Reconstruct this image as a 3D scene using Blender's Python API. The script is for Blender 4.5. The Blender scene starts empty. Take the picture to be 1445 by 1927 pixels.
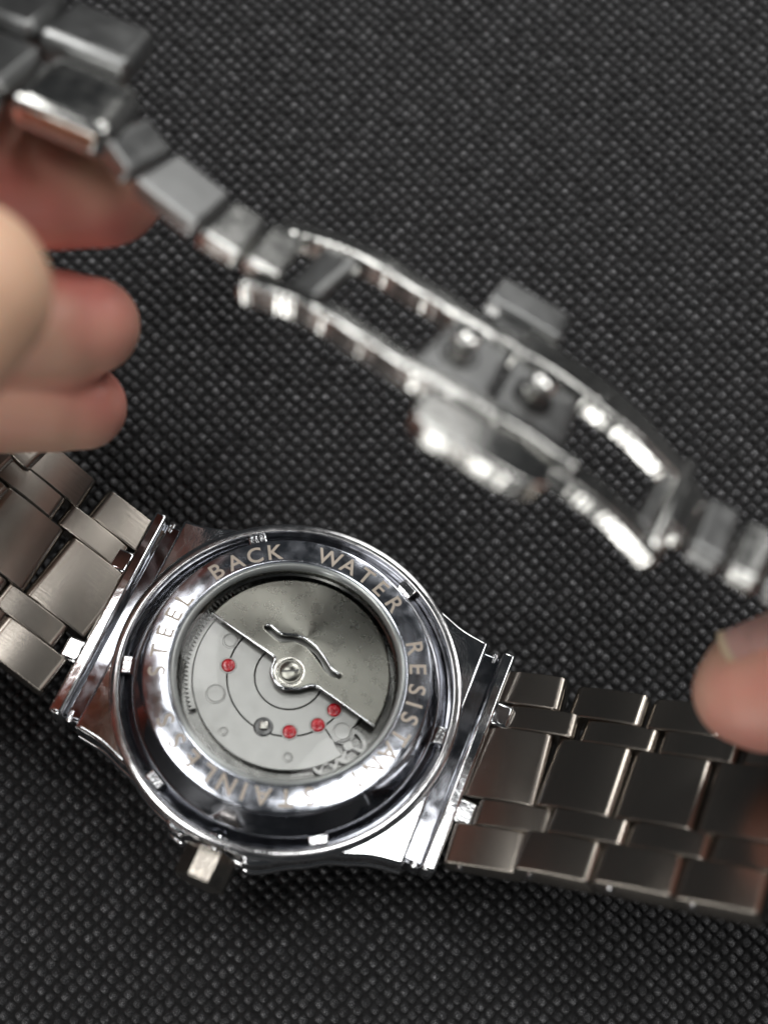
import bpy, bmesh, math, random
import numpy as np
from mathutils import Vector, Matrix

# ------------------------------------------------------------------ units: authored in millimetres, built in metres
MM = 0.001
rad = math.radians
scene = bpy.context.scene
COL = scene.collection
random.seed(4)

# ------------------------------------------------------------------ camera
TH = rad(8); DIST = 150.0; TGT = np.array([0, 0, 12.0]); FRAME_H = 115.0
CPOS = TGT + DIST * np.array([0, -math.sin(TH), math.cos(TH)])
CR = np.array([1.0, 0, 0]); CU = np.array([0, math.cos(TH), math.sin(TH)])
CF = np.array([0, math.sin(TH), -math.cos(TH)])
PXK = FRAME_H / 1927

def P(px, py, z):
    """point of the photograph at height z above the cloth, in mm"""
    d = CF * DIST + CR * (px - 722.5) * PXK + CU * (963.5 - py) * PXK
    t = (z - CPOS[2]) / d[2]
    return CPOS + d * t

cam_d = bpy.data.cameras.new("camera")
cam = bpy.data.objects.new("camera", cam_d); COL.objects.link(cam)
cam_d.sensor_fit = 'VERTICAL'; cam_d.sensor_height = 36; cam_d.sensor_width = 27
cam_d.lens = 36 * DIST / FRAME_H
cam.location = Vector(CPOS) * MM
cam.rotation_euler = (TH, 0, 0)
cam_d.clip_start = 0.01; cam_d.clip_end = 20
cam_d.dof.use_dof = True
cam_d.dof.focus_distance = (DIST + 2.0) * MM
cam_d.dof.aperture_fstop = 10.4
scene.camera = cam

# ------------------------------------------------------------------ light
world = bpy.data.worlds.new("World"); scene.world = world; world.use_nodes = True
wn = world.node_tree.nodes; wl = world.node_tree.links
bg = wn["Background"]
bg.inputs[0].default_value = (0.86, 0.93, 1.0, 1); bg.inputs[1].default_value = 0.03

def area(name, loc, target, sx, sy, power, col):
    l = bpy.data.lights.new(name, 'AREA'); l.shape = 'RECTANGLE'; l.size = sx * MM; l.size_y = sy * MM
    l.energy = power; l.color = col
    o = bpy.data.objects.new(name, l); COL.objects.link(o)
    o.location = Vector(loc) * MM
    d = Vector(target) - Vector(loc)
    o.rotation_euler = d.to_track_quat('-Z', 'Y').to_euler()
    return o
area("ceiling_lamp", (-120, 125, 414), (-120, 125, 0), 120, 150, .46, (1.0, 0.985, 0.96))
area("reflection_light", (-70, 262, 335), (-25, -15, 15), 85, 85, .22, (1.0, 0.99, 0.97))  # added light, unseen, so the back ring's left side reflects brightly
area("reflection_light", (82, 152, 385), (0, -25, 15), 80, 75, .20, (1.0, 0.99, 0.97))  # added light, unseen, reflected at the back ring's lower right
area("edge_light", (-262, -385, 92), (0, 0, 35), 220, 110, .55, (1.0, 0.98, 0.94))  # unseen source, set low to brighten the clasp's lower-left edges
area("edge_light", (-160, -250, 330), (0, -20, 10), 50, 50, .14, (1.0, 0.98, 0.95))  # small added lamp for sparkle on the rim and rotor edges
area("reflection_light", (180, 430, 150), (0, 0, 10), 190, 160, .13, (1.0, 0.985, 0.96))  # added low light, unseen, reflected in the clasp's top faces
area("reflection_light", (257, 219, 232), (20, -20, 20), 105, 105, .26, (1.0, 0.985, 0.96))  # added, unseen, for highlights on the rounded link ends
area("reflection_light", (135, 344, 207), (28, -30, 22), 90, 50, .24, (1.0, 0.985, 0.96))  # narrow added light for bright link edges on the right strap
area("reflection_light", (380, 10, 270), (0, 0, 10), 200, 200, .15, (1.0, 0.985, 0.96))  # added at the right, unseen, so the left strap reflects grey

scene.view_settings.view_transform = 'Standard'; scene.view_settings.look = 'None'
scene.view_settings.exposure = 0; scene.view_settings.gamma = 1
scene.cycles.max_bounces = 8; scene.cycles.glossy_bounces = 5; scene.cycles.transparent_max_bounces = 8
scene.cycles.caustics_reflective = False; scene.cycles.caustics_refractive = False
scene.cycles.sample_clamp_indirect = 6

# ------------------------------------------------------------------ materials
def mat(name):
    m = bpy.data.materials.new(name); m.use_nodes = True
    nt = m.node_tree; b = nt.nodes["Principled BSDF"]
    return m, nt, b

def coords(nt, scale, vec='Object'):
    tc = nt.nodes.new('ShaderNodeTexCoord'); mp = nt.nodes.new('ShaderNodeMapping')
    mp.inputs['Scale'].default_value = scale
    nt.links.new(tc.outputs[vec], mp.inputs[0]); return mp.outputs[0]

def noise(nt, vec, scale=1.0, detail=3, rough=.55):
    n = nt.nodes.new('ShaderNodeTexNoise'); n.inputs['Scale'].default_value = scale
    n.inputs['Detail'].default_value = detail; n.inputs['Roughness'].default_value = rough
    nt.links.new(vec, n.inputs['Vector']); return n.outputs[0]

def ramp(nt, fac, stops):
    r = nt.nodes.new('ShaderNodeValToRGB'); e = r.color_ramp.elements
    while len(e) < len(stops): e.new(0.5)
    for i, (p, c) in enumerate(stops):
        e[i].position = p; e[i].color = (*c, 1) if len(c) == 3 else c
    nt.links.new(fac, r.inputs[0]); return r.outputs[0]

def maprange(nt, v, a, b, c, d):
    n = nt.nodes.new('ShaderNodeMapRange'); nt.links.new(v, n.inputs[0])
    for i, x in enumerate((a, b, c, d)): n.inputs[1 + i].default_value = x
    return n.outputs[0]

def bump(nt, h, dist, strength=1.0, prev=None):
    b = nt.nodes.new('ShaderNodeBump'); b.inputs['Distance'].default_value = dist * MM
    b.inputs['Strength'].default_value = strength
    nt.links.new(h, b.inputs['Height'])
    if prev is not None: nt.links.new(prev, b.inputs['Normal'])
    return b.outputs[0]

def steel(name, col=(.62, .61, .59), rough=.12, grain=None, grain_d=.004, spk=0, spk_d=.01, rvar=.06, smear=None):
    m, nt, b = mat(name)
    b.inputs['Base Color'].default_value = (*col, 1); b.inputs['Metallic'].default_value = 1
    r = noise(nt, coords(nt, (700, 700, 700)), 1, 4)
    nt.links.new(maprange(nt, r, .3, .7, max(rough - rvar, .02), rough + rvar), b.inputs['Roughness'])
    nrm = None
    if grain:
        g = noise(nt, coords(nt, grain), 1, 3, .7)
        nrm = bump(nt, g, grain_d)
    if spk:
        s = noise(nt, coords(nt, (spk,) * 3), 1, 3, .6)
        nrm = bump(nt, s, spk_d, 1, nrm)
    if smear:
        s = noise(nt, coords(nt, (smear[0],) * 3), 1, 2, .5)
        nrm = bump(nt, s, smear[1], 1, nrm)
    if nrm is not None: nt.links.new(nrm, b.inputs['Normal'])
    return m

M = {}
M['chrome'] = steel('polished_steel', (.72, .73, .75), .06, rvar=.04, smear=(260, .05))
M['crown'] = steel('brushed_crown_steel', (.40, .37, .33), .22, grain=(5200, 5200, 120), grain_d=.02)
M['satin'] = steel('satin_turned_steel', (.66, .66, .67), .17, rvar=.05, smear=(300, .05))
M['case'] = steel('polished_case_steel', (.70, .71, .73), .08, rvar=.05, smear=(420, .025), spk=3600, spk_d=.006)
M['back'] = steel('mirror_back_steel', (.62, .65, .72), .13, rvar=.06, smear=(200, .025), grain=(2600, 2600, 2600), grain_d=.0012)
M['bevel'] = steel('dark_polished_bevel_steel', (.30, .31, .34), .10, rvar=.05, smear=(200, .04))  # bevel steel darkened to stand in for dark reflections
M['cast'] = steel('rough_cast_chrome', (.66, .67, .69), .13, spk=2400, spk_d=.03, rvar=.08)
M['brushed'] = steel('brushed_link_steel', (.40, .365, .325), .24, grain=(80, 4200, 4200), grain_d=.006, rvar=.0)
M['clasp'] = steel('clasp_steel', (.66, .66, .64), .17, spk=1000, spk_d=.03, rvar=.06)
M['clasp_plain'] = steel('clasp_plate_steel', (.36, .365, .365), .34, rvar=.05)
M['rotor'] = steel('rotor_metal', (.33, .325, .29), .28, rvar=.02)
nt = M['rotor'].node_tree; b = nt.nodes['Principled BSDF']; b.inputs['Anisotropic'].default_value = .75
tg = nt.nodes.new('ShaderNodeTangent'); tg.direction_type = 'RADIAL'; tg.axis = 'Z'; nt.links.new(tg.outputs[0], b.inputs['Tangent'])
M['bridge'] = steel('matte_bridge_metal', (.36, .36, .35), .38, spk=5200, spk_d=.012, rvar=.05)
M['gilt'] = steel('gear_metal', (.74, .72, .66), .22, spk=2500, spk_d=.02)
M['well'] = steel('grey_well_metal', (.26, .26, .25), .25)
M['dark'] = steel('dark_steel', (.10, .10, .10), .3)
m, nt, b = mat('black_plastic'); M['black'] = m
b.inputs['Base Color'].default_value = (.012, .012, .013, 1); b.inputs['Roughness'].default_value = .42
m, nt, b = mat('laser_etched_letters'); M['etch'] = m
b.inputs['Base Color'].default_value = (.68, .60, .51, 1); b.inputs['Roughness'].default_value = .6; b.inputs['Metallic'].default_value = 0
m, nt, b = mat('red_ruby'); M['ruby'] = m
nt.links.new(bump(nt, noise(nt, coords(nt, (2600,) * 3), 1, 2), .12), b.inputs['Normal'])
rc = ramp(nt, noise(nt, coords(nt, (1600,) * 3), 1, 3), [(.3, (.35, .0, .012)), (.7, (.85, .012, .03))])
nt.links.new(rc, b.inputs['Base Color']); b.inputs['Roughness'].default_value = .12; b.inputs['Coat Weight'].default_value = 1
# flat crystal: see-through with a Fresnel reflection
m, nt, b = mat('crystal_glass'); M['glass'] = m
nt.nodes.remove(b)
tr = nt.nodes.new('ShaderNodeBsdfTransparent'); tr.inputs[0].default_value = (.95, .96, .96, 1)
gl = nt.nodes.new('ShaderNodeBsdfGlossy'); gl.inputs['Roughness'].default_value = .03
fr = nt.nodes.new('ShaderNodeFresnel'); fr.inputs[0].default_value = 1.24
mx = nt.nodes.new('ShaderNodeMixShader')
nt.links.new(fr.outputs[0], mx.inputs[0]); nt.links.new(tr.outputs[0], mx.inputs[1]); nt.links.new(gl.outputs[0], mx.inputs[2])
nt.links.new(mx.outputs[0], nt.nodes['Material Output'].inputs[0])
m, nt, b = mat('frosted_gasket'); M['gasket'] = m
b.inputs['Base Color'].default_value = (.50, .53, .52, 1); b.inputs['Roughness'].default_value = .15; b.inputs['Metallic'].default_value = .35
# cloth
def cloth_mat(name, bumped):
    m, nt, b = mat(name)
    f = noise(nt, coords(nt, (5200, 5200, 5200)), 1, 5, .75)
    big = noise(nt, coords(nt, (900, 900, 900)), 1, 3, .6)
    mxx = nt.nodes.new('ShaderNodeMix'); mxx.data_type = 'FLOAT'; mxx.inputs[0].default_value = .35
    nt.links.new(f, mxx.inputs[2]); nt.links.new(big, mxx.inputs[3])
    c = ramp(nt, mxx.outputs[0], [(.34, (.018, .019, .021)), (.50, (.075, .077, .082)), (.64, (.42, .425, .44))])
    if not bumped:      # raised tufts are loose grey fibre, the fused lattice is blackened with groove shade in its colour
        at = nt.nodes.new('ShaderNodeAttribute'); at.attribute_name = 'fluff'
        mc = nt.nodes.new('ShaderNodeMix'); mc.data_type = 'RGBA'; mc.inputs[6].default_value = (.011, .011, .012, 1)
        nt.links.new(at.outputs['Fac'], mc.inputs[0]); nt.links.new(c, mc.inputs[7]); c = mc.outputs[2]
    nt.links.new(c, b.inputs['Base Color'])
    b.inputs['Roughness'].default_value = .62; b.inputs['Specular IOR Level'].default_value = .35
    b.inputs['Sheen Weight'].default_value = .15
    n1 = bump(nt, f, .10, .9)
    if bumped:
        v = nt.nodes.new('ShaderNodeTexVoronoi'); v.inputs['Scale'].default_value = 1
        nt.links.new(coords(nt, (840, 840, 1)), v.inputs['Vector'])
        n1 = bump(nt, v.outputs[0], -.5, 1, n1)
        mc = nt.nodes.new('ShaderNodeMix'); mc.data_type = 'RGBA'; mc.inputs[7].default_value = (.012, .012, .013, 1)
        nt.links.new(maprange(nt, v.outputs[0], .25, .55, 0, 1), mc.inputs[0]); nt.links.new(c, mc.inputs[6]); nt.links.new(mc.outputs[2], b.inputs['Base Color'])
    nt.links.new(n1, b.inputs['Normal'])
    return m
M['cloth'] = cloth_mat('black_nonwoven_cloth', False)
M['cloth_far'] = cloth_mat('black_nonwoven_cloth_beyond', True)
# skin
m, nt, b = mat('skin'); M['skin'] = m
big = noise(nt, coords(nt, (75, 75, 75)), 1, 2)
c = ramp(nt, big, [(.36, (.80, .50, .37)), (.50, (.80, .40, .31)), (.66, (.76, .29, .24))])
at = nt.nodes.new('ShaderNodeAttribute'); at.attribute_name = 'blanched'     # the pressed thumb is paler and more yellow
mc = nt.nodes.new('ShaderNodeMix'); mc.data_type = 'RGBA'; mc.inputs[7].default_value = (.90, .58, .40, 1)
nt.links.new(at.outputs['Fac'], mc.inputs[0]); nt.links.new(c, mc.inputs[6]); c = mc.outputs[2]
nt.links.new(c, b.inputs['Base Color']); b.inputs['Roughness'].default_value = .48
b.inputs['Subsurface Weight'].default_value = .35; b.inputs['Subsurface Radius'].default_value = (1, .35, .2)
b.inputs['Subsurface Scale'].default_value = 1.6 * MM
w = nt.nodes.new('ShaderNodeTexWave'); w.inputs['Scale'].default_value = 700; w.inputs['Distortion'].default_value = 9; w.inputs['Detail'].default_value = 1
w.inputs['Detail Scale'].default_value = .3
nt.links.new(coords(nt, (1, 1, 1)), w.inputs['Vector'])
nt.links.new(bump(nt, w.outputs['Fac'], .03, .35), b.inputs['Normal'])
m, nt, b = mat('fingernail'); M['nail'] = m
b.inputs['Base Color'].default_value = (.70, .42, .37, 1); b.inputs['Roughness'].default_value = .28; b.inputs['Subsurface Weight'].default_value = .3
b.inputs['Subsurface Scale'].default_value = 1 * MM
m, nt, b = mat('nail_free_edge'); M['nail_edge'] = m
b.inputs['Base Color'].default_value = (.74, .58, .40, 1); b.inputs['Roughness'].default_value = .4

# ------------------------------------------------------------------ mesh helpers (all sizes in mm)
def finish(me, m, smooth=35):
    if m is not None and not me.materials: me.materials.append(m)
    if smooth is not None:
        me.polygons.foreach_set('use_smooth', [True] * len(me.polygons))
        if smooth < 180: me.set_sharp_from_angle(angle=rad(smooth))
    me.update(); return me

def mesh_from(name, verts, faces, m, smooth=35):
    me = bpy.data.meshes.new(name)
    me.from_pydata([tuple(float(c) * MM for c in v) for v in verts], [], faces)
    me.validate(); return finish(me, m, smooth)

def link(name, me, parent=None, mtx=None):
    o = bpy.data.objects.new(name, me); COL.objects.link(o)
    if parent is not None: o.parent = parent
    if mtx is not None: o.matrix_local = mtx
    return o

def T(x, y, z): return Matrix.Translation(Vector((x, y, z)) * MM)

def frame_mtx(o, x, y, z):
    m = Matrix.Identity(4)
    for i, a in enumerate((x, y, z)):
        for j in range(3): m[j][i] = a[j]
    for j in range(3): m[j][3] = o[j] * MM
    return m

def empty(name, loc, label, cat, group=None, mtx=None):
    o = bpy.data.objects.new(name, None); COL.objects.link(o); o.empty_display_size = .01
    if mtx is not None: o.matrix_world = mtx
    else: o.location = Vector(loc) * MM
    o['label'] = label; o['category'] = cat
    if group: o['group'] = group
    return o

def lathe(name, prof, m, n=192, a0=0, a1=360, wob=None, smooth=30, closed=False):
    """prof: (r, z); wob(i_profile, angle) -> radial offset"""
    full = abs(a1 - a0) >= 360
    cnt = n if full else n + 1
    vs, fs = [], []
    for i in range(cnt):
        a = rad(a0 + (a1 - a0) * i / n)
        for j, (r, z) in enumerate(prof):
            rr = r + (wob(j, a, i) if wob else 0)
            vs.append((rr * math.cos(a), rr * math.sin(a), z))
    k = len(prof)
    for i in range(n):
        i2 = (i + 1) % cnt if full else i + 1
        for j in range(k if closed else k - 1):
            j2 = (j + 1) % k
            fs.append((i * k + j, i2 * k + j, i2 * k + j2, i * k + j2))
    return mesh_from(name, vs, fs, m, smooth)

def rbox_mesh(name, sx, sy, sz, bev, m, seg=3, crown=0, topbev=None):
    bm = bmesh.new(); bmesh.ops.create_cube(bm, size=1)
    for v in bm.verts: v.co = Vector((v.co.x * sx, v.co.y * sy, v.co.z * sz))
    if topbev:   # the two crosswise top edges get their own larger rounding first
        es = [e for e in bm.edges if all(v.co.z > 0 for v in e.verts) and abs(e.verts[0].co.x - e.verts[1].co.x) < 1e-6]
        bmesh.ops.bevel(bm, geom=es, offset=topbev, segments=5, affect='EDGES', profile=.5)
        es = [e for e in bm.edges if len(e.link_faces) == 2 and e.calc_face_angle(0) > rad(60)]
        bmesh.ops.bevel(bm, geom=es, offset=bev, segments=seg, affect='EDGES', profile=.5)
    elif bev > 0:
        bmesh.ops.bevel(bm, geom=list(bm.edges), offset=bev, segments=seg, affect='EDGES', profile=.5)
    for v in bm.verts:
        if crown: v.co.z += crown * (1 - (2 * v.co.x / sx) ** 2) * (1 if v.co.z > 0 else 0)
        v.co *= MM
    me = bpy.data.meshes.new(name); bm.to_mesh(me); bm.free()
    finish(me, m, 40)
    big = sorted(me.polygons, key=lambda p: -p.area)[:6]
    for p in big: p.use_smooth = False
    return me

def plate(name, loops, z0, z1, bev, m, smooth=35, res=2):
    """solid with 2D outlines (first outer, rest holes) from z0 to z1, bevelled"""
    cu = bpy.data.curves.new(name, 'CURVE'); cu.dimensions = '2D'; cu.fill_mode = 'BOTH'
    for lp in loops:
        sp = cu.splines.new('POLY'); sp.points.add(len(lp) - 1); sp.use_cyclic_u = True
        for p, q in zip(sp.points, lp): p.co = (q[0] * MM, q[1] * MM, 0, 1)
    cu.extrude = ((z1 - z0) / 2 - bev) * MM; cu.bevel_depth = bev * MM; cu.bevel_resolution = res; cu.offset = -bev * MM
    ob = bpy.data.objects.new(name, cu); COL.objects.link(ob)
    bpy.context.view_layer.update()
    me = bpy.data.meshes.new_from_object(ob.evaluated_get(bpy.context.evaluated_depsgraph_get()))
    bpy.data.objects.remove(ob); bpy.data.curves.remove(cu)
    for v in me.vertices: v.co.z += (z0 + z1) / 2 * MM
    bm = bmesh.new(); bm.from_mesh(me); bmesh.ops.remove_doubles(bm, verts=bm.verts, dist=1e-7); bm.to_mesh(me); bm.free()
    me.name = name; me.materials.clear(); finish(me, m, smooth)
    for p in me.polygons:
        if abs(p.normal.z) > .9999: p.use_smooth = False
    return me

def circ(r, n=96, cx=0, cy=0, a0=0, a1=360):
    full = abs(a1 - a0) >= 360
    return [(cx + r * math.cos(rad(a0 + (a1 - a0) * i / (n if full else n - 1))), cy + r * math.sin(rad(a0 + (a1 - a0) * i / (n if full else n - 1)))) for i in range(n)]

def sector(r0, r1, a0, a1, n=60):
    return circ(r1, n, a0=a0, a1=a1) + circ(r0, n, a0=a1, a1=a0)

def smooth_line(pts, n=8, closed=False):
    pts = [np.array(p, float) for p in pts]; out = []
    k = len(pts)
    for i in range(k if closed else k - 1):
        p0 = pts[(i - 1) % k] if closed or i > 0 else 2 * pts[0] - pts[1]
        p1 = pts[i]; p2 = pts[(i + 1) % k]
        p3 = pts[(i + 2) % k] if closed or i + 2 < k else 2 * pts[-1] - pts[-2]
        for j in range(n):
            t = j / n
            out.append(.5 * ((2 * p1) + (-p0 + p2) * t + (2 * p0 - 5 * p1 + 4 * p2 - p3) * t * t + (-p0 + 3 * p1 - 3 * p2 + p3) * t ** 3))
    if not closed: out.append(pts[-1])
    return out

def unit(v): v = np.array(v, float); return v / np.linalg.norm(v)

class Path:
    """a curve through space with a width direction: frame(s) -> origin, along, across, normal"""
    def __init__(self, pts, widths, flip=False):
        self.p = np.array(smooth_line(pts, 24)); w = np.array(smooth_line(widths, 24))
        d = np.linalg.norm(np.diff(self.p, axis=0), axis=1); self.s = np.concatenate([[0], np.cumsum(d)])
        self.w = w; self.L = self.s[-1]; self.flip = flip
    def pos(self, s):
        return np.array([np.interp(s, self.s, self.p[:, i]) for i in range(3)])
    def frame(self, s):
        e = .4
        t = unit(self.pos(min(s + e, self.L)) - self.pos(max(s - e, 0)))
        w = np.array([np.interp(s, self.s, self.w[:, i]) for i in range(3)])
        w = unit(w - t * (w @ t)); n = np.cross(t, w)
        if self.flip: n = -n
        return self.pos(s), t, w, n

def bent(name, path, s0, s1, w0, w1, n0, n1, m, bev=.25, step=1.0, wfun=None, scallop=0):
    """rounded bar that follows a path; wfun(u)->(w0,w1)"""
    k = max(2, int(abs(s1 - s0) / step) + 1)
    us = [0, bev / abs(s1 - s0)] + [i / k for i in range(1, k) if bev / abs(s1 - s0) < i / k < 1 - bev / abs(s1 - s0)] + [1 - bev / abs(s1 - s0), 1]
    vs, fs = [], []
    for idx, u in enumerate(us):
        o, t, w, n = path.frame(s0 + (s1 - s0) * u)
        a, b_ = (w0, w1) if wfun is None else wfun(u)
        c, d = n0, n1
        i_ = bev if idx in (0, len(us) - 1) else 0
        a += i_; b_ -= i_; c += i_; d -= i_
        if scallop: a += scallop * (.5 + .5 * math.sin(2 * math.pi * idx / 4 + 1.3 * math.sin(idx * .23))) * (.5 + .5 * math.sin(idx * .31 + s0))
        q = bev * .999
        k_ = q * .12
        ring = [(a + q + k_, c), (b_ - q - k_, c), (b_ - q, c), (b_ - q * .3, c + q * .3), (b_, c + q), (b_, c + q + k_), (b_, d - q - k_), (b_, d - q), (b_ - q * .3, d - q * .3), (b_ - q, d), (b_ - q - k_, d), (a + q + k_, d), (a + q, d), (a + q * .3, d - q * .3), (a, d - q), (a, d - q - k_), (a, c + q + k_), (a, c + q), (a + q * .3, c + q * .3), (a + q, c)]
        for (ww, nn) in ring: vs.append(o + w * ww + n * nn)
    R_ = 20
    for i in range(len(us) - 1):
        for j in range(R_):
            fs.append((i * R_ + j, i * R_ + (j + 1) % R_, (i + 1) * R_ + (j + 1) % R_, (i + 1) * R_ + j))
    fs.append(tuple(range(R_))[::-1]); fs.append(tuple((len(us) - 1) * R_ + j for j in range(R_)))
    me = mesh_from(name, vs, fs, m, 50)
    bm = bmesh.new(); bm.from_mesh(me); bmesh.ops.recalc_face_normals(bm, faces=bm.faces); bm.to_mesh(me); bm.free()
    return me

# ------------------------------------------------------------------ the cloth
def build_cloth():
    pitch = 1.27; per = 7; st = pitch / per
    x = np.arange(-70, 70, st); y = np.arange(-80, 88, st)
    X, Y = np.meshgrid(x, y, indexing='ij')
    rng = np.random.RandomState(3)
    def low(seed, freq, n=5):
        r = np.random.RandomState(seed); z = np.zeros_like(X)
        for _ in range(n):
            a = r.uniform(0, 6.28); f = freq * r.uniform(.6, 1.5); z += np.sin((X * math.cos(a) + Y * math.sin(a)) * f + r.uniform(0, 6.28))
        return z / n
    ang = rad(45 + 2.0)
    Xw = X + .9 * low(1, .055) + .15 * low(5, .5); Yw = Y + 1.0 * low(2, .06) + .15 * low(6, .5)
    U = (Xw * math.cos(ang) + Yw * math.sin(ang)) / pitch; V = (-Xw * math.sin(ang) + Yw * math.cos(ang)) / pitch
    iu = np.floor(U).astype(int); iv = np.floor(V).astype(int)
    tab = rng.uniform(0, 1, (401, 401)); h1 = tab[iu % 401, iv % 401]; tab2 = rng.uniform(-1, 1, (401, 401, 2)); jj = tab2[iu % 401, iv % 401]
    fu = U - iu - .5 + jj[..., 0] * .10; fv = V - iv - .5 + jj[..., 1] * .10
    r2 = np.sqrt((np.abs(fu) ** 2.6 + np.abs(fv) ** 2.6) ** (2 / 2.6))
    t = np.clip((.47 - r2) / .33, 0, 1)
    Z = (t * t * (3 - 2 * t)) * (.62 + .22 * h1)
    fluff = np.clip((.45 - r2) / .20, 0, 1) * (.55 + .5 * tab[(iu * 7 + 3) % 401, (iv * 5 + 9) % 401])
    Z += rng.normal(0, .03, X.shape)
    Z += .55 * low(7, .045) + .12 * low(8, .16)
    Z -= .6
    nx, ny = X.shape
    co = np.stack([X, Y, Z], -1).reshape(-1, 3) * MM
    idx = np.arange(nx * ny).reshape(nx, ny)
    q = np.stack([idx[:-1, :-1], idx[1:, :-1], idx[1:, 1:], idx[:-1, 1:]], -1).reshape(-1, 4)
    me = bpy.data.meshes.new('cloth')
    me.vertices.add(len(co)); me.vertices.foreach_set('co', co.ravel())
    me.loops.add(q.size); me.loops.foreach_set('vertex_index', q.ravel().astype(np.int32))
    me.polygons.add(len(q)); me.polygons.foreach_set('loop_start', np.arange(0, q.size, 4, dtype=np.int32))
    me.polygons.foreach_set('use_smooth', np.ones(len(q), bool))
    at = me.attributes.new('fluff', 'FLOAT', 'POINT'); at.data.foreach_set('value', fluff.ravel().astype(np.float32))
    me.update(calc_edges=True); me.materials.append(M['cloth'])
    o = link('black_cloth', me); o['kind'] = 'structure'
    x0, x1, y0, y1, B, zf = x[0], x[-1], y[0], y[-1], 900, -.45
    far = mesh_from('cloth_beyond', [(-B, -B, zf), (B, -B, zf), (B, B, zf), (-B, B, zf), (x0, y0, zf), (x1, y0, zf), (x1, y1, zf), (x0, y1, zf)],
                    [(0, 1, 5, 4), (1, 2, 6, 5), (2, 3, 7, 6), (3, 0, 4, 7)], M['cloth_far'], None)
    o = link('black_cloth', far); o['kind'] = 'structure'
build_cloth()

# ------------------------------------------------------------------ the watch
def rx(v, t):
    c, s = math.cos(t), math.sin(t); return np.array([v[0], v[1] * c - v[2] * s, v[1] * s + v[2] * c])
def ry(v, t):
    c, s = math.cos(t), math.sin(t); return np.array([v[0] * c + v[2] * s, v[1], -v[0] * s + v[2] * c])
A0 = rad(-23.4); TX = rad(18.5); TY = rad(5)
def tip(v): return ry(rx(v, -TX), TY)
EX = tip((math.cos(A0), math.sin(A0), 0)); EY = tip((-math.sin(A0), math.cos(A0), 0)); EZ = tip((0, 0, 1))
WO = P(543, 1260, 16.0) - EZ * 1.8
def loc2w(x, y, z): return WO + EX * x + EY * y + EZ * z

WM = frame_mtx(WO, EX, EY, EZ)
watch = empty('wristwatch', None, 'steel automatic wristwatch lying face down on black cloth, its clasp end lifted by fingers', 'watch', mtx=WM)
WI = WM.inverted()

def part(name, me, mtx=None, parent=None): return link(name, me, parent or watch, mtx)
def wpart(name, me): return link(name, me, watch, WI)      # mesh given in world mm

# --- case: cushion outline with flat ends, crown guards on the lower side
def case_outline(grow=0, r=19.3, ex=19.0):
    up = [(-ex, 13.5), (-15.8, 14.0), (-13.3, 14.9)] + [(r * math.cos(rad(a)), r * math.sin(rad(a))) for a in range(126, 52, -6)] + [(13.3, 14.9), (15.8, 14.0), (ex, 13.5)]
    lo = [(ex, -13.5), (15.8, -14.0), (13.3, -14.9)] + [(r * math.cos(rad(a)), r * math.sin(rad(a))) for a in range(-54, -72, -6)]
    lo += [(5.2, -19.3), (3.6, -19.7), (2.7, -19.3), (-2.7, -19.3), (-3.6, -19.7), (-5.2, -19.3)]
    lo += [(r * math.cos(rad(a)), r * math.sin(rad(a))) for a in range(-108, -127, -6)] + [(-13.3, -14.9), (-15.8, -14.0), (-ex, -13.5)]
    def sm(l): return [tuple(p) for p in smooth_line(l, 5)]
    o = sm(up) + sm(lo)
    if grow:
        o = [(x * (1 + grow / math.hypot(x, y)), y * (1 + grow / math.hypot(x, y))) for x, y in o]
    return o
part('case', plate('case', [case_outline(), circ(18.5, 160)], -6.3, -2.75, .35, M['case'], 40, 3))
part('bezel', plate('bezel', [case_outline(.15), circ(15, 120)], -7.9, -6.1, .6, M['chrome'], 40, 3))
# polished rim around the opening
part('case_rim', lathe('case_rim', [(18.3, -4.2), (18.3, -2.35), (18.38, -2.2), (18.5, -2.15), (19.25, -2.23), (19.42, -2.35), (19.5, -3.0)], M['satin'], 256, smooth=60))
# screwed back: knurled wall and sloping flange with six notch tabs
NT = 216
def knurl(j, a, i): return (.05 if i % 4 in (0, 1) else -.05) if j in (1, 2) else 0
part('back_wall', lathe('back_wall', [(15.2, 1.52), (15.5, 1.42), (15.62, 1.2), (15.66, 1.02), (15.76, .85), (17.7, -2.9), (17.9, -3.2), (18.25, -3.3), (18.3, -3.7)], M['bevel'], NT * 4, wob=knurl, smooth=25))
for a in (125, 63, 3, -56, -118.5, -163):
    tab = rbox_mesh('notch_tab', 1.3, 2.1, 1.1, .18, M['cast'], 2)
    part('notch_tab', tab, Matrix.Rotation(rad(a), 4, 'Z') @ T(17.6, 0, -2.6))
# engraved ring, gently convex
cone = [(12.55, 1.62), (12.68, 1.78), (12.8, 1.83), (12.86, 1.835), (15.3, 1.675), (15.38, 1.66), (15.46, 1.61), (15.52, 1.5)]
part('back_ring', lathe('back_ring', cone, M['back'], 256, smooth=18))

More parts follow.
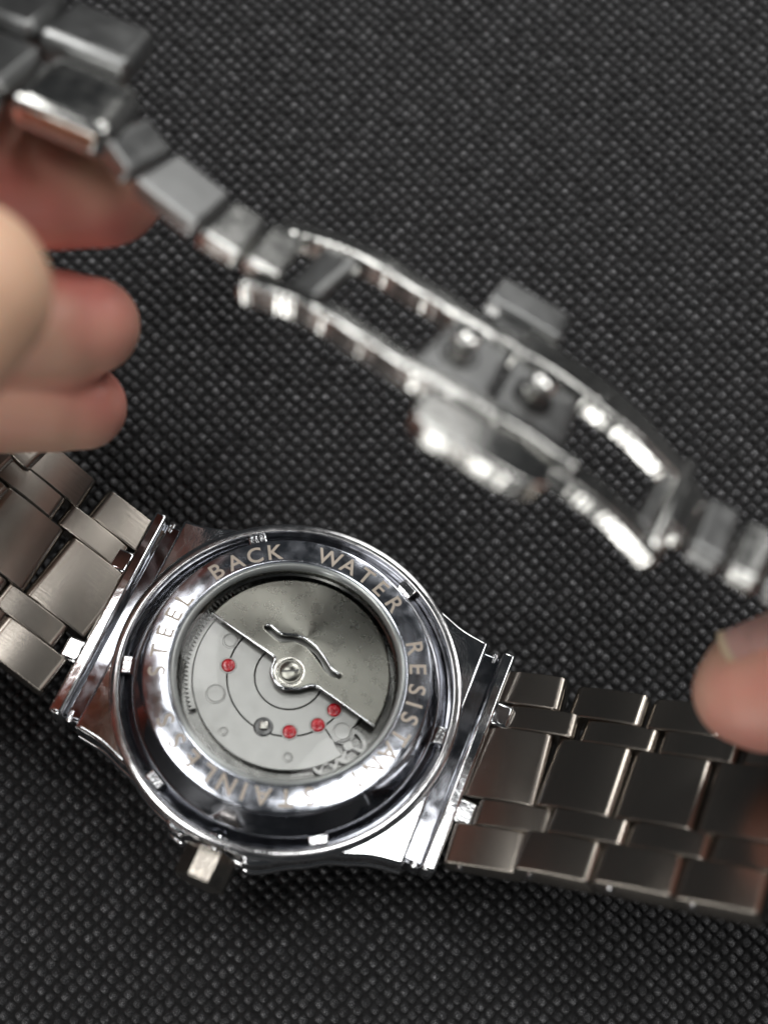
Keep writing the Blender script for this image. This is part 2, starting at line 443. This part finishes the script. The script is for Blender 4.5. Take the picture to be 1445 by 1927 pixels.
def ring_text(word_angles, up=1):
    """one mesh of letters set round the ring, tops outward"""
    vs_all, fs_all = [], []
    for ch, a in word_angles:
        cu = bpy.data.curves.new('letter', 'FONT'); cu.body = ch; cu.align_x = 'CENTER'; cu.align_y = 'CENTER'
        cu.size = 2.62 * MM; cu.offset = .035 * MM; cu.resolution_u = 4; cu.extrude = .012 * MM
        ob = bpy.data.objects.new('letter', cu); COL.objects.link(ob); bpy.context.view_layer.update()
        me = bpy.data.meshes.new_from_object(ob.evaluated_get(bpy.context.evaluated_depsgraph_get()))
        ys = [v.co.y for v in me.vertices]; xs = [v.co.x for v in me.vertices]
        cy = (min(ys) + max(ys)) / 2; cx = (min(xs) + max(xs)) / 2
        rot = Matrix.Rotation(rad(a - 90), 4, 'Z') @ Matrix.Translation(Vector((0, 13.98, 1.775)) * MM) @ Matrix.Rotation(rad(-3.75), 4, 'X')
        base = len(vs_all)
        for v in me.vertices: vs_all.append(rot @ Vector((v.co.x - cx, v.co.y - cy, v.co.z)))
        for p in me.polygons: fs_all.append([base + i for i in p.vertices])
        bpy.data.objects.remove(ob); bpy.data.curves.remove(cu); bpy.data.meshes.remove(me)
    me = bpy.data.meshes.new('engraved_word'); me.from_pydata([tuple(v) for v in vs_all], [], fs_all)
    return finish(me, M['etch'], None)
for w in ([('S', -57.5), ('T', -67.5), ('A', -77.5), ('I', -85.5), ('N', -93.5), ('L', -103), ('E', -112.5), ('S', -122.5), ('S', -133)],
          [('S', -156), ('T', -165.3), ('E', -174.6), ('E', -183.6), ('L', -192.3)],
          [('B', 148), ('A', 138.6), ('C', 129.2), ('K', 119.6)],
          [('W', 94.4), ('A', 84.6), ('T', 75.4), ('E', 66.4), ('R', 56.4)],
          [('R', 33.4), ('E', 23.6), ('S', 14), ('I', 7), ('S', .2), ('T', -9), ('A', -17.6), ('N', -27), ('T', -36)]):
    word = ''.join(c for c, _ in w)
    o = part('engraved_word', ring_text(w)); o['label'] = 'engraved word %s' % word

# --- crystal and the well under it
part('crystal_gasket', lathe('crystal_gasket', [(12.62, 1.5), (12.6, 1.72), (12.45, 1.86), (12.2, 1.80), (12.0, 1.55), (11.92, 1.2)], M['gasket'], 160, smooth=80))
part('movement_well', lathe('movement_well', [(12.0, 1.3), (11.95, .3), (11.75, .1), (11.7, -2.3), (0.01, -2.3)], M['well'], 128, smooth=30))
part('crystal', lathe('crystal', [(0.001, 1.62), (6, 1.62), (11.6, 1.62), (11.97, 1.56)], M['glass'], 128, smooth=60))

# --- movement
MC = (0.0, .35)
mv = lambda z=0: T(MC[0], MC[1], z)
part('movement_plate', plate('movement_plate', [circ(3.72, 64)], -1.9, -1.28, .06, M['bridge']), mv())
part('inner_bridge', plate('inner_bridge', [circ(6.72, 96), circ(3.84, 64)], -1.9, -1.3, .05, M['bridge']), mv())
part('outer_bridge', plate('outer_bridge', [sector(6.84, 10.5, -208, -34)], -1.9, -1.3, .06, M['bridge']), mv())
part('train_bridge', plate('train_bridge', [sector(6.84, 9.0, -33, 20)], -1.9, -1.3, .06, M['bridge']), mv())
# toothed winding ring on the left side
n = 140; zz = []
for i in range(n * 4):
    a = 360 * i / (n * 4); zz.append(((11.45 if i % 4 in (1, 2) else 11.05) * math.cos(rad(a)), (11.45 if i % 4 in (1, 2) else 11.05) * math.sin(rad(a))))
part('toothed_ring', plate('toothed_ring', [zz[int(len(zz)*.375):int(len(zz)*.62)] + circ(10.62, 40, a0=223, a1=135)], -1.9, -1.5, .03, M['bridge'], 30, 1), mv())
def gear(r, t, z0, z1, spokes=4):
    zz = []
    for i in range(t * 4):
        a = rad(360 * i / (t * 4)); rr = r if i % 4 in (1, 2) else r * .93; zz.append((rr * math.cos(a), rr * math.sin(a)))
    holes = []
    for k in range(spokes):
        holes.append(sector(r * .25, r * .74, 360 * k / spokes + 8, 360 * (k + 1) / spokes - 8, 10))
    return plate('gear_wheel', [zz] + holes, z0, z1, .03, M['bridge'], 30, 1)
part('gear_wheel', gear(2.1, 36, -1.75, -1.5), mv() @ T(8.9, -4.6, 0))
part('gear_wheel', gear(1.5, 26, -1.6, -1.42), mv() @ T(7.3, -7.3, 0))

def dome(name, r, h, m, z):
    return lathe(name, [(r, z - .25), (r, z + h * .4), (r * .86, z + h * .85), (r * .6, z + h), (r * .22, z + h * .98), (r * .16, z + h * .6), (.001, z + h * .55)], m, 32, smooth=35)
for (x, y) in ((-6.6, -1.5), (2.55, -5.75), (5.05, -3.85), (6.0, -1.6)):
    part('jewel', dome('jewel', .74, .14, M['ruby'], -1.3), mv() @ T(x, y, 0))
    part('jewel_setting', lathe('jewel_setting', [(.76, -1.3), (.80, -1.255), (.90, -1.255), (.94, -1.3)], M['bridge'], 32), mv() @ T(x, y, 0))
def screw(r, ang, x, y, slot=True):
    o = part('screw', lathe('screw', [(r + .17, -1.295), (r + .15, -1.26), (r + .09, -1.25), (r + .04, -1.27), (r + .03, -1.42), (r - .05, -1.42), (r - .06, -1.28), (r - .1, -1.25), (.001, -1.24)], M['bridge'], 40, smooth=30), mv() @ T(x, y, 0))
    part('screw_slot', rbox_mesh('screw_slot', r * 1.5, .14, .02, 0, M['dark']), Matrix.Rotation(rad(ang), 4, 'Z') @ T(0, 0, -1.115) if False else T(0, 0, -1.115) @ Matrix.Rotation(rad(ang), 4, 'Z'), parent=o) if slot else None
screw(.95, 30, -6.5, -5.0, False); screw(.92, 10, 7.75, -3.5, False); screw(.72, 70, -7.6, 1.2, False)
screw(.36, 30, -3.95, -8.5, False); screw(.38, 0, 3.5, -8.4, False)
part('screw_well', lathe('screw_well', [(1.08, -1.29), (1.0, -1.26), (.88, -1.3), (.80, -1.285), (.001, -1.285)], M['dark'], 32), mv() @ T(-.25, -6.35, 0))
part('square_arbor', rbox_mesh('square_arbor', .85, .85, .5, .08, M['gilt'], 2), mv() @ T(-.25, -6.25, -1.1) @ Matrix.Rotation(rad(20), 4, 'Z'))

# rotor: half disc with hub, curved slot
RA = -12.9; RC = (0.0, .55)
def rot2(p, a): c, s = math.cos(rad(a)), math.sin(rad(a)); return (p[0] * c - p[1] * s, p[0] * s + p[1] * c)
ro = []
R0 = 10.95; yl = .35
aa = math.degrees(math.asin(yl / R0))
ro += circ(R0, 90, a0=aa, a1=180 - aa)
ro += [(-2.7, yl), (-2.35, .3), (-2.12, .05)]
ro += [(2.0 * math.cos(rad(a)), 2.0 * math.sin(rad(a))) for a in range(186, 322, 8)]
ro += [(1.95, -1.05), (2.35, -.5), (2.75, .0), (3.2, .3), (3.6, yl)]
ro = [rot2(p, RA) for p in ro]
so = [(-4.58, 4.66), (-4.2, 4.75), (-2.71, 4.35), (-.81, 4.85), (1.09, 4.57), (2.88, 3.59), (4.02, 2.78), (5.15, 2.62), (5.2, 2.25), (4.9, 2.15), (3.9, 2.15), (2.9, 2.75), (1.95, 3.35), (.75, 4.0), (-1.0, 4.18), (-2.49, 3.55), (-4.3, 4.15), (-4.62, 4.35)]
so = [tuple(p) for p in smooth_line([(x, y - .75) for x, y in so], 4, True)]
part('rotor', plate('rotor', [ro, so], -.85, -.15, .2, M['rotor'], 35, 3), T(RC[0], RC[1], 0))
def tube(name, pts, rr, m, n=10):
    vs, fs = [], []; k = len(pts)
    for i, p in enumerate(pts):
        p = np.array(p, float); t = unit(np.array(pts[min(i + 1, k - 1)], float) - np.array(pts[max(i - 1, 0)], float))
        sx = np.cross(t, [0, 0, 1.]); sx = unit(sx); sz = np.cross(sx, t)
        q = rr * (.35 if i in (0, k - 1) else 1)
        for j in range(n): a = 2 * math.pi * j / n; vs.append(p + (sx * math.cos(a) + sz * math.sin(a)) * q)
    for i in range(k - 1):
        for j in range(n): fs.append((i * n + j, (i + 1) * n + j, (i + 1) * n + (j + 1) % n, i * n + (j + 1) % n))
    fs.append(tuple(range(n))); fs.append(tuple((k - 1) * n + j for j in range(n))[::-1])
    me = mesh_from(name, vs, fs, m, 70)
    bm = bmesh.new(); bm.from_mesh(me); bmesh.ops.recalc_face_normals(bm, faces=bm.faces); bm.to_mesh(me); bm.free()
    return me
edge = [p for p in ro[89:]] + [ro[0]]
part('rotor_lip', tube('rotor_lip', [(x, y, -.2) for x, y in edge], .21, M['chrome']), T(RC[0], RC[1], 0))
lip = [tuple(p) for p in smooth_line([(x, y - .7) for x, y in [(-4.62, 4.45), (-4.2, 4.78), (-2.71, 4.38), (-.81, 4.88), (1.09, 4.60), (2.88, 3.62), (4.02, 2.8), (5.2, 2.5)]], 5)]
part('slot_lip', tube('slot_lip', [(x, y, -.2) for x, y in lip], .16, M['chrome']), T(RC[0], RC[1], 0))
rs = part('rotor_screw', lathe('rotor_screw', [(1.15, -.16), (1.13, -.02), (1.0, .06), (.001, .07)], M['rotor'], 40, smooth=35), T(RC[0], RC[1], 0))
part('screw_slot', rbox_mesh('screw_slot', 1.9, .2, .03, 0, M['dark']), T(0, 0, .075) @ Matrix.Rotation(rad(28), 4, 'Z'), parent=rs)
part('bearing_ring', lathe('bearing_ring', [(1.75, -.16), (1.72, -.08), (1.5, -.05), (1.35, -.12), (1.3, -.17)], M['gilt'], 48, smooth=50), T(RC[0], RC[1], 0))

# crown: octagonal with flat end
cr = []
for z in (0,):
    for k in range(8): cr.append((2.55 * math.cos(rad(22.5 + 45 * k)), 2.55 * math.sin(rad(22.5 + 45 * k))))
crown_m = plate('crown', [[(x * 1.16, y * 1.16) for x, y in cr]], 0, 3.5, .3, M['crown'], 30, 2)
Cm = T(.1, -19.7, -4.4) @ Matrix.Rotation(rad(90), 4, 'X')
co_ = part('crown', crown_m, Cm)
part('crown_stem', lathe('crown_stem', [(1.6, -1.6), (1.6, .2), (2.2, .3)], M['chrome'], 40), Cm @ T(0, 0, 0), )

# --- lugs and end pieces on both sides
for sg in (1, -1):
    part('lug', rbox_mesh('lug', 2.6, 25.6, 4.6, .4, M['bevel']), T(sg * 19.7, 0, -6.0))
    part('end_bar', rbox_mesh('end_bar', 1.5, 26.2, 4.6, .35, M['case']), T(sg * 21.6, 0, -4.4))
    part('end_bar_foot', rbox_mesh('end_bar_foot', 2.0, 25.4, 2.2, .4, M['chrome']), T(sg * 20.6, 0, -6.8))
    for sy in (1, -1):
        part('end_tab', rbox_mesh('end_tab', 2.2, 2.7, 2.4, .35, M['case']), T(sg * 23.1, sy * 5.85, -3.3))
        part('spring_bar_tip', lathe('spring_bar_tip', [(.55, -.6), (.55, .5), (.4, .62), (.001, .65)], M['cast'], 20), T(sg * 20.2, sy * 12.4, -4.2) @ Matrix.Rotation(rad(-90 * sy), 4, 'X'))

# ------------------------------------------------------------------ bracelet
UI = unit(CR * 80 + CU * 150)                      # the width direction of the lifted part, seen in the picture
VZ = unit(CPOS - TGT)                              # towards the viewer
WC = unit(UI * math.cos(rad(45)) - VZ * math.sin(rad(45)))
PITCH = 8.6
ROWS = [('outer_link', 9.45, 4.15, 0), ('narrow_link', 5.85, 2.95, .42), ('center_link', 0, 8.6, 0), ('narrow_link', -5.85, 2.95, .42), ('outer_link', -9.62, 4.5, 0)]
def link_mesh(name, L, w, h, sag, rf, m, sb=.14):
    """a bracelet link: gently domed top, well rounded ends, small side bevel; top of the dome at z = h/2"""
    top = []
    n = 10; xf = L / 2 - rf
    for i in range(n + 1):
        x = -xf + 2 * xf * i / n; top.append((x, h / 2 - sag * (x / xf) ** 2))
    zt = h / 2 - sag
    right = [(xf + rf * math.sin(rad(a)), zt - rf * .8 * (1 - math.cos(rad(a)))) for a in (12, 26, 40, 55, 70, 85)]
    left = [(-x, z) for x, z in right[::-1]]
    bot = [(L / 2, -h / 2 + .2), (L / 2 - .2, -h / 2), (-L / 2 + .2, -h / 2), (-L / 2, -h / 2 + .2)]
    prof = left + top + right + bot
    k = len(prof); vs = []
    for y, ins in ((-w / 2, sb), (-w / 2 + sb * .3, sb * .3), (-w / 2 + sb, 0), (-w / 2 + sb * 1.2, 0), (w / 2 - sb * 1.2, 0), (w / 2 - sb, 0), (w / 2 - sb * .3, sb * .3), (w / 2, sb)):
        for x, z in prof:
            vs.append((x - math.copysign(min(ins, abs(x)), x) if abs(x) > L / 2 - .5 else x, y, z - ins * (1 if z > 0 else -1)))
    fs = []
    for i in range(7):
        for j in range(k): fs.append((i * k + j, i * k + (j + 1) % k, (i + 1) * k + (j + 1) % k, (i + 1) * k + j))
    fs.append(tuple(range(k))[::-1]); fs.append(tuple(7 * k + j for j in range(k)))
    me = mesh_from(name, vs, fs, m, 50)
    bm = bmesh.new(); bm.from_mesh(me); bmesh.ops.recalc_face_normals(bm, faces=bm.faces); bm.to_mesh(me); bm.free()
    return me
LM = {}
for nm, _, wd, _ in ROWS:
    if (nm, wd) not in LM: LM[nm, wd] = link_mesh(nm, PITCH - .22, wd, 2.7, .16, .9, M['brushed'])
pin_mesh = lathe('link_pin', [(.42, -.2), (.42, .1), (.3, .2), (.001, .22)], M['chrome'], 16)

def lay_links(path, s0, s1, rows=ROWS, start_stag=2.2):
    n = int((s1 - s0) / PITCH)
    for (nm, off, wd, st) in rows:
        for i in range(n):
            s = s0 + (i + .5 + st * (start_stag / 3.6 if 0 else 1) * .6) * PITCH
            if s > path.L - 3: continue
            o, t, w, nn = path.frame(s)
            m = frame_mtx(o + w * off - nn * 1.35, t, w if np.dot(np.cross(t, w), nn) > 0 else w, nn)
            if np.dot(np.cross(t, w), nn) < 0: m = frame_mtx(o + w * off - nn * 1.35, -t, w, nn)
            # small play in every link
            m = m @ Matrix.Rotation(rad(random.uniform(-.8, .8)), 4, 'Y') @ Matrix.Rotation(rad(random.uniform(-.35, .35)), 4, 'Z')
            link(nm, LM[nm, wd], watch, WI @ m)
            if nm == 'outer_link' and off < 0:
                pm = WI @ m @ T(-PITCH * .28, -wd / 2, .1) @ Matrix.Rotation(rad(90), 4, 'X')
                link('link_pin', pin_mesh, watch, pm)

rs_ = loc2w(21.0, 0, -3.2)
WR = unit((.33, .92, -.70))
RB = Path([rs_, P(1015, 1446, 15.6), P(1150, 1467, 19.2), P(1285, 1488, 22.8), P(1402, 1506, 26.2), P(1520, 1522, 29.4), P(1700, 1535, 32), P(1950, 1530, 34), P(2200, 1480, 37), P(2360, 1380, 41), P(2370, 1260, 44.5), P(2250, 1160, 47), P(2050, 1110, 49), P(1800, 1095, 49.5), P(1600, 1090, 49.5), P(1500, 1066, 48)],
          [EY, unit(EY + WR), WR, WR, WR, WR, WR, WR, WR, .7 * WR + .3 * WC, .5 * WR + .5 * WC, .3 * WR + .7 * WC, WC, WC, WC, WC])
lay_links(RB, .5, RB.L - 6)
ls_ = loc2w(-21.2, 0, -2.8)
LB = Path([ls_, P(87, 1055, 13.0), P(5, 992, 15.8), P(-90, 918, 18.6), P(-210, 800, 19.5), P(-320, 640, 16), P(-400, 470, 13), P(-440, 250, 16), P(-440, 40, 26), P(-370, -110, 37), P(-260, -110, 45), P(-150, -10, 49)],
          [EY, EY, EY, EY, unit(EY + .3 * np.array([1., 0, 0])), unit(EY + .9 * np.array([1., 0, 0])), np.array([1., 0, 0]), np.array([1., .2, 0]), np.array([.8, .6, -.1]), .5 * UI + .5 * WC, WC, WC], flip=True)
lay_links(LB, .5, LB.L - 9)

# ------------------------------------------------------------------ the lifted clasp, nearer the lens than the watch
TB = Path([P(-420, -60, 50), P(-280, -5, 50), P(-140, 52, 50), P(-20, 98, 51), P(90, 142, 51), P(180, 180, 50.5), P(250, 212, 50)], [WC] * 7)     # wide strap end, top left
def cpart(name, *a, label=None, **k):
    me = bent(name, *a, **k); o = wpart(name, me)
    if label: o['label'] = label
    return o
L_ = TB.L
cpart('center_link', TB, L_ - 9.6, L_ + 0, -4.4, 4.2, -3.4, 0, M['clasp'], bev=1.0)
cpart('center_link', TB, L_ - 19, L_ - 10, -4.4, 4.2, -2.6, 0, M['clasp_plain'], bev=.8)
cpart('outer_link', TB, L_ - 18.0, L_ - 9.2, -12, -4.7, -2.6, .3, M['clasp_plain'], bev=.8)
cpart('outer_link', TB, L_ - 27, L_ - 18.4, -12, -4.7, -2.6, .3, M['clasp_plain'], bev=.8)
cpart('outer_link', TB, L_ - 11.6, L_ - 2.2, 4.6, 12, -2.0, 1.2, M['clasp_plain'], bev=.8)
cpart('outer_link', TB, L_ - 21, L_ - 12, 4.6, 12, -2.0, 1.2, M['clasp_plain'], bev=.8)
NB = Path([P(236, 232, 49.5), P(290, 305, 48.5), P(355, 360, 48), P(425, 412, 47.5), P(490, 452, 47), P(555, 490, 46.5)], [WC] * 6)
q = NB.L
cuts = [0, .22, .58, .80, 1.0]
for i in range(4):
    cpart('clasp_hinge_link', NB, q * cuts[i] + .15, q * cuts[i + 1] - .15, -3.3, 3.3, -1.9 + .25 * (i % 2), .15 * (i % 2), M['clasp'] if i > 1 else M['clasp_plain'], bev=.35, step=.7)

CLP = Path([P(488, 468, 46.5), P(545, 480, 47), P(640, 515, 48), P(735, 572, 49), P(830, 632, 50), P(925, 685, 50), P(1020, 742, 49.5), P(1110, 805, 48.5), P(1190, 868, 47.5), P(1262, 945, 46.5), P(1310, 1010, 46)], [WC] * 11)
def s_at(px):   # arc length where the clasp axis crosses this picture column
    pr = [722.5 + ((p - CPOS) @ CR) / ((p - CPOS) @ CF) * DIST / PXK for p in CLP.p]
    return float(np.interp(px, pr, CLP.s))
HW = 5.9
sL = s_at(490); sM = s_at(1000); sR = s_at(1300)
# left blade: two rails and its cross bars
cpart('clasp_rail', CLP, sL, s_at(1120), HW - 2.4, HW, -2.4, 0, M['clasp'], bev=.45, step=.23, scallop=.16)
cpart('clasp_rail', CLP, sL, s_at(1120), -HW, -HW + 2.1, -2.5, 0, M['clasp'], bev=.45, step=.23, scallop=.16)
cpart('clasp_cross_bar', CLP, s_at(575), s_at(640), -HW + 2.1, HW - 2.1, -2.0, -.5, M['clasp_plain'], bev=.3)
# raised catch plate with its two buttons
cpart('catch_plate', CLP, s_at(815), s_at(950), -HW + 2.15, HW - 2.15, -2.6, -.7, M['clasp_plain'], bev=.3)
cpart('catch_plate', CLP, s_at(955), s_at(1090), -HW + 2.15, HW - 2.15, -2.6, -.9, M['clasp_plain'], bev=.3)
# right blade: wider outer frame that ends in a fork
cpart('clasp_rail', CLP, s_at(950), sR, HW + .05, HW + 2.3, -2.6, -.6, M['clasp'], bev=.35, step=.23, scallop=.08, wfun=lambda u: (HW + .05 - 2.6 * max(0, u - .45), HW + 2.3 - 3.2 * max(0, u - .45)))
cpart('clasp_rail', CLP, s_at(950), sR, -HW, -HW + 2.3, -2.8, -.8, M['clasp'], bev=.35, step=.23, scallop=.08, wfun=lambda u: (-HW - 1.2 + .9 * u, -HW + 2.0 + .3 * u))
cpart('clasp_rail', CLP, s_at(1085), s_at(1262), HW - 2.6, HW + .0, -2.3, -.1, M['clasp'], bev=.45, step=.23, scallop=.16)
cpart('clasp_cross_bar', CLP, s_at(1242), s_at(1275), -HW + 1.5, HW - 2, -2.6, -.6, M['clasp_plain'], bev=.35)
for px in (868, 1012):
    s = s_at(px); o, t, w, n = CLP.frame(s)
    mt = WI @ frame_mtx(o + w * .5 - n * .9, t, w, n)
    b_ = link('catch_button', lathe('catch_button', [(1.2, 0), (1.15, .3), (.6, .45), (.6, 1.2), (1.2, 1.3), (1.32, 1.5), (1.3, 2.0), (1.1, 2.2), (.001, 2.25)], M['clasp'], 40, smooth=60), watch, mt)
    link('button_disc', lathe('button_disc', [(1.9, 0), (1.85, .22), (1.6, .24), (1.5, .05), (.001, .04)], M['dark'], 40), b_, T(0, -.5, 0))  # dark disc under the button, shifted towards its lower side
# push wings on both sides
cpart('push_wing', CLP, s_at(850), s_at(1015), 8.4, 12.4, -1.9, 0, M['clasp_plain'], bev=.3, step=.9)
cpart('push_wing_post', CLP, s_at(890), s_at(980), HW - .5, 8.6, -2.4, -1.2, M['clasp_plain'], bev=.2)
cpart('push_wing', CLP, s_at(858), s_at(1085), -10.6, -HW - 1.2, -2.6, -.4, M['clasp'], bev=.35, step=.23, scallop=.14,
      wfun=lambda u: (-HW - 3.0 - 1.9 * min(1, u / .12) ** .5 * (1 - max(0, (u - .72) / .28) ** 2.2), -HW - .3))
# hinge to the strap on the right
HP = Path([P(1268, 935, 46.5), P(1320, 978, 46), P(1380, 1012, 46), P(1450, 1048, 46.5), P(1540, 1090, 48)], [WC] * 5)
o, t, w, n = HP.frame(.5)
link('hinge_pin', lathe('hinge_pin', [(.9, -6.6), (1.0, -6.3), (1.0, 6.3), (.9, 6.6)], M['clasp'], 24, smooth=50), watch, WI @ frame_mtx(o - n * 1.2, n, t, w))
hc = [0, .2, .46, .72, 1.0]
for i in range(4):
    cpart('clasp_hinge_link', HP, HP.L * hc[i] + .2, HP.L * hc[i + 1] - .2, -3.6, 3.6, -2.1, .2 * (i % 2), M['clasp'] if i % 2 == 0 else M['clasp_plain'], bev=.45, step=.7)

# ------------------------------------------------------------------ hands
def capsule(p0, r0, p1, r1, n=20):
    p0, p1 = np.array(p0, float), np.array(p1, float)
    ax = unit(p1 - p0); u = unit(np.cross(ax, [.3, .9, .2])); v = np.cross(ax, u)
    rings = []
    for k in range(0, 9): a = math.pi / 2 * k / 8; rings.append((p0 - ax * r0 * math.cos(a), r0 * math.sin(a)))
    for k in range(0, 9): a = math.pi / 2 * k / 8; rings.append((p1 + ax * r1 * math.sin(a), r1 * math.cos(a)))
    vs, fs = [], []
    for c, r in rings:
        r = max(r, .02)
        for j in range(n): a = 2 * math.pi * j / n; vs.append(c + (u * math.cos(a) + v * math.sin(a)) * r)
    m_ = len(rings)
    for i in range(m_ - 1):
        for j in range(n): fs.append((i * n + j, i * n + (j + 1) % n, (i + 1) * n + (j + 1) % n, (i + 1) * n + j))
    fs.append(tuple(range(n))[::-1]); fs.append(tuple((m_ - 1) * n + j for j in range(n)))
    return vs, fs

def hand_mesh(name, chains, voxel=.6, it=6, pale=None):
    vs, fs = [], []
    for ch in chains:
        for (p0, r0), (p1, r1) in zip(ch[:-1], ch[1:]):
            a, b_ = capsule(p0, r0, p1, r1); base = len(vs); vs += a; fs += [tuple(base + i for i in f) for f in b_]
    me = mesh_from(name, vs, fs, M['skin'], 180)
    bm = bmesh.new(); bm.from_mesh(me); bmesh.ops.recalc_face_normals(bm, faces=bm.faces); bm.to_mesh(me); bm.free()
    ob = bpy.data.objects.new(name, me); COL.objects.link(ob)
    m1 = ob.modifiers.new('r', 'REMESH'); m1.mode = 'VOXEL'; m1.voxel_size = voxel * MM; m1.use_smooth_shade = True
    m2 = ob.modifiers.new('s', 'SMOOTH'); m2.factor = .5; m2.iterations = it
    bpy.context.view_layer.update()
    out = bpy.data.meshes.new_from_object(ob.evaluated_get(bpy.context.evaluated_depsgraph_get()))
    bpy.data.objects.remove(ob); out.name = name
    out.materials.clear(); finish(out, M['skin'], 180)
    if pale:
        co = np.empty(len(out.vertices) * 3, np.float32); out.vertices.foreach_get('co', co); co = co.reshape(-1, 3) / MM
        a, b_ = pale; ab = b_ - a; t = np.clip(((co - a) @ ab) / (ab @ ab), 0, 1); d = np.linalg.norm(co - (a + t[:, None] * ab), axis=1)
        v = np.clip((11.5 - d) / 3.5, 0, 1) * (1 - .8 * np.clip((t - .15) / .5, 0, 1))
        at = out.attributes.new('blanched', 'FLOAT', 'POINT'); at.data.foreach_set('value', v.astype(np.float32))
    return out

def V3(*a): return np.array(a, float)
palm = V3(-150, 5, 40)
lh = [
    [(P(-78, 545, 58), 7.4), (P(-190, 640, 59), 8.7), (P(-430, 820, 62), 9.6), (V3(-84, -6, 62), 10.5), (V3(-112, -18, 52), 13)],                      # thumb
    [(P(186, 336, 38), 6.7), (P(105, 326, 38.5), 7.4), (P(-110, 300, 39), 8.2), (V3(-62, 36, 44), 8.6), (V3(-88, 32, 50), 9.2), (V3(-118, 20, 46), 10)],   # index
    [(P(170, 612, 31.5), 5.0), (P(115, 616, 32), 5.8), (P(-110, 600, 33), 7.0), (V3(-64, 20, 38), 8.0), (V3(-92, 16, 44), 9), (V3(-120, 8, 42), 10)],     # middle
    [(P(156, 765, 25.5), 4.6), (P(105, 755, 26), 5.4), (P(-90, 735, 27), 6.6), (V3(-64, 6, 32), 7.6), (V3(-92, 0, 38), 8.6), (V3(-120, -6, 38), 10)],     # ring
    [(P(-180, 830, 27), 5.2), (V3(-58, 0, 26), 6.0), (V3(-72, -8, 30), 7.0), (V3(-94, -14, 36), 8), (V3(-118, -20, 40), 10)],                             # little
    [(V3(-112, 18, 46), 12), (V3(-135, 4, 48), 14), (V3(-114, -14, 46), 13), (V3(-118, 2, 44), 13), (V3(-134, -30, 50), 17), (V3(-140, -60, 52), 18), (V3(-150, -110, 54), 20), (V3(-160, -190, 54), 24)],
]
hl = empty('hand', V3(-140, -60, 33), 'left hand in soft focus, fingers pinching the lifted clasp strap at upper left', 'hand')
me = hand_mesh('hand_body', lh, pale=(P(-60, 520, 58), P(-330, 760, 60)))
o = link('hand_body', me, hl, Matrix.Translation(-hl.location))

rhh = [
    [(P(1404, 1302, 33), 5.1), (P(1440, 1292, 33.5), 6.3), (P(1530, 1278, 36), 7.3), (V3(60, -21, 50), 8.2), (V3(71, -22, 66), 9.0), (V3(96, -24, 78), 11), (V3(130, -16, 84), 15)],
    [(P(1535, 1212, 27), 5.6), (V3(54, -12, 33), 6.2), (V3(62, -9, 48), 7.0), (V3(76, -4, 70), 8.0), (V3(98, -2, 84), 8.6), (V3(130, -4, 84), 10)],
    [(V3(74, 12, 62), 6.4), (V3(84, 12, 74), 7.2), (V3(102, 12, 84), 8.2), (V3(132, 8, 84), 10)],
    [(V3(80, 28, 64), 6.2), (V3(90, 28, 74), 7.0), (V3(106, 26, 84), 8.0), (V3(134, 20, 84), 10)],
    [(V3(88, 42, 66), 5.2), (V3(98, 42, 74), 6.0), (V3(112, 38, 82), 7.0), (V3(136, 30, 84), 9)],
    [(V3(132, -4, 84), 13), (V3(136, 26, 84), 12), (V3(160, 10, 84), 17), (V3(140, -18, 84), 14), (V3(205, 0, 84), 21), (V3(280, -10, 80), 22)],
]
hr = empty('hand', V3(205, 0, 62), 'right hand reaching in from the right edge, thumb with trimmed nail over the strap', 'hand')
me = hand_mesh('hand_body', rhh)
link('hand_body', me, hr, Matrix.Translation(-hr.location))

def nail(name, axis0, axis1, r0, r1, updir, span, parent, lift=.06, tip=1.2, m=None):
    """curved nail plate hugging a finger; its free edge is a part of its own"""
    a0, a1 = np.array(axis0), np.array(axis1); ax = unit(a0 - a1); L = np.linalg.norm(a1 - a0)
    up = unit(np.array(updir) - ax * (np.array(updir) @ ax)); sd = np.cross(ax, up)
    def grid(u0, u1, nu, th):
        vs, fs = [], []; nv = 15
        for lay in (0, 1):
            for i in range(nu + 1):
                u = u0 + (u1 - u0) * i / nu
                for j in range(nv):
                    vv = -1 + 2 * j / (nv - 1)
                    ph = rad(span) * vv; cut = 1.1 * vv * vv
                    r = (r0 + (r1 - r0) * min(1, max(0, u / L))) + lift + (0 if lay else -th)
                    p = a0 - ax * (u + cut * (1 if u < 2 else .3)) + (up * math.cos(ph) + sd * math.sin(ph)) * r
                    vs.append(p)
        n1 = (nu + 1) * nv
        for lay in (0, 1):
            for i in range(nu):
                for j in range(nv - 1):
                    b0 = lay * n1 + i * nv + j
                    f = (b0, b0 + 1, b0 + nv + 1, b0 + nv); fs.append(f if lay else f[::-1])
        for i in range(nu):
            for j in (0, nv - 1):
                b0 = i * nv + j; fs.append((b0, b0 + nv, n1 + b0 + nv, n1 + b0))
        for j in range(nv - 1):
            for i in (0, nu):
                b0 = i * nv + j; fs.append((b0, b0 + 1, n1 + b0 + 1, n1 + b0))
        return vs, fs
    inv = Matrix.Translation(-parent.location)
    vs, fs = grid(0, L, 14, .5); pl = link(name, mesh_from(name, vs, fs, M['nail'], 60), parent, inv)
    vs, fs = grid(-tip, 0, 3, .45); link('nail_free_edge', mesh_from('nail_free_edge', vs, fs, M['nail_edge'], 60), pl, Matrix.Identity(4))
nail('fingernail', P(1392, 1296, 33.2), P(1530, 1270, 36.2), 5.6, 7.0, (-.05, .97, .12), 56, hr, tip=.7)
nail('fingernail', P(1525, 1206, 28), V3(52, -11.5, 34), 5.9, 6.4, (-.1, .9, .3), 52, hr, tip=.7)
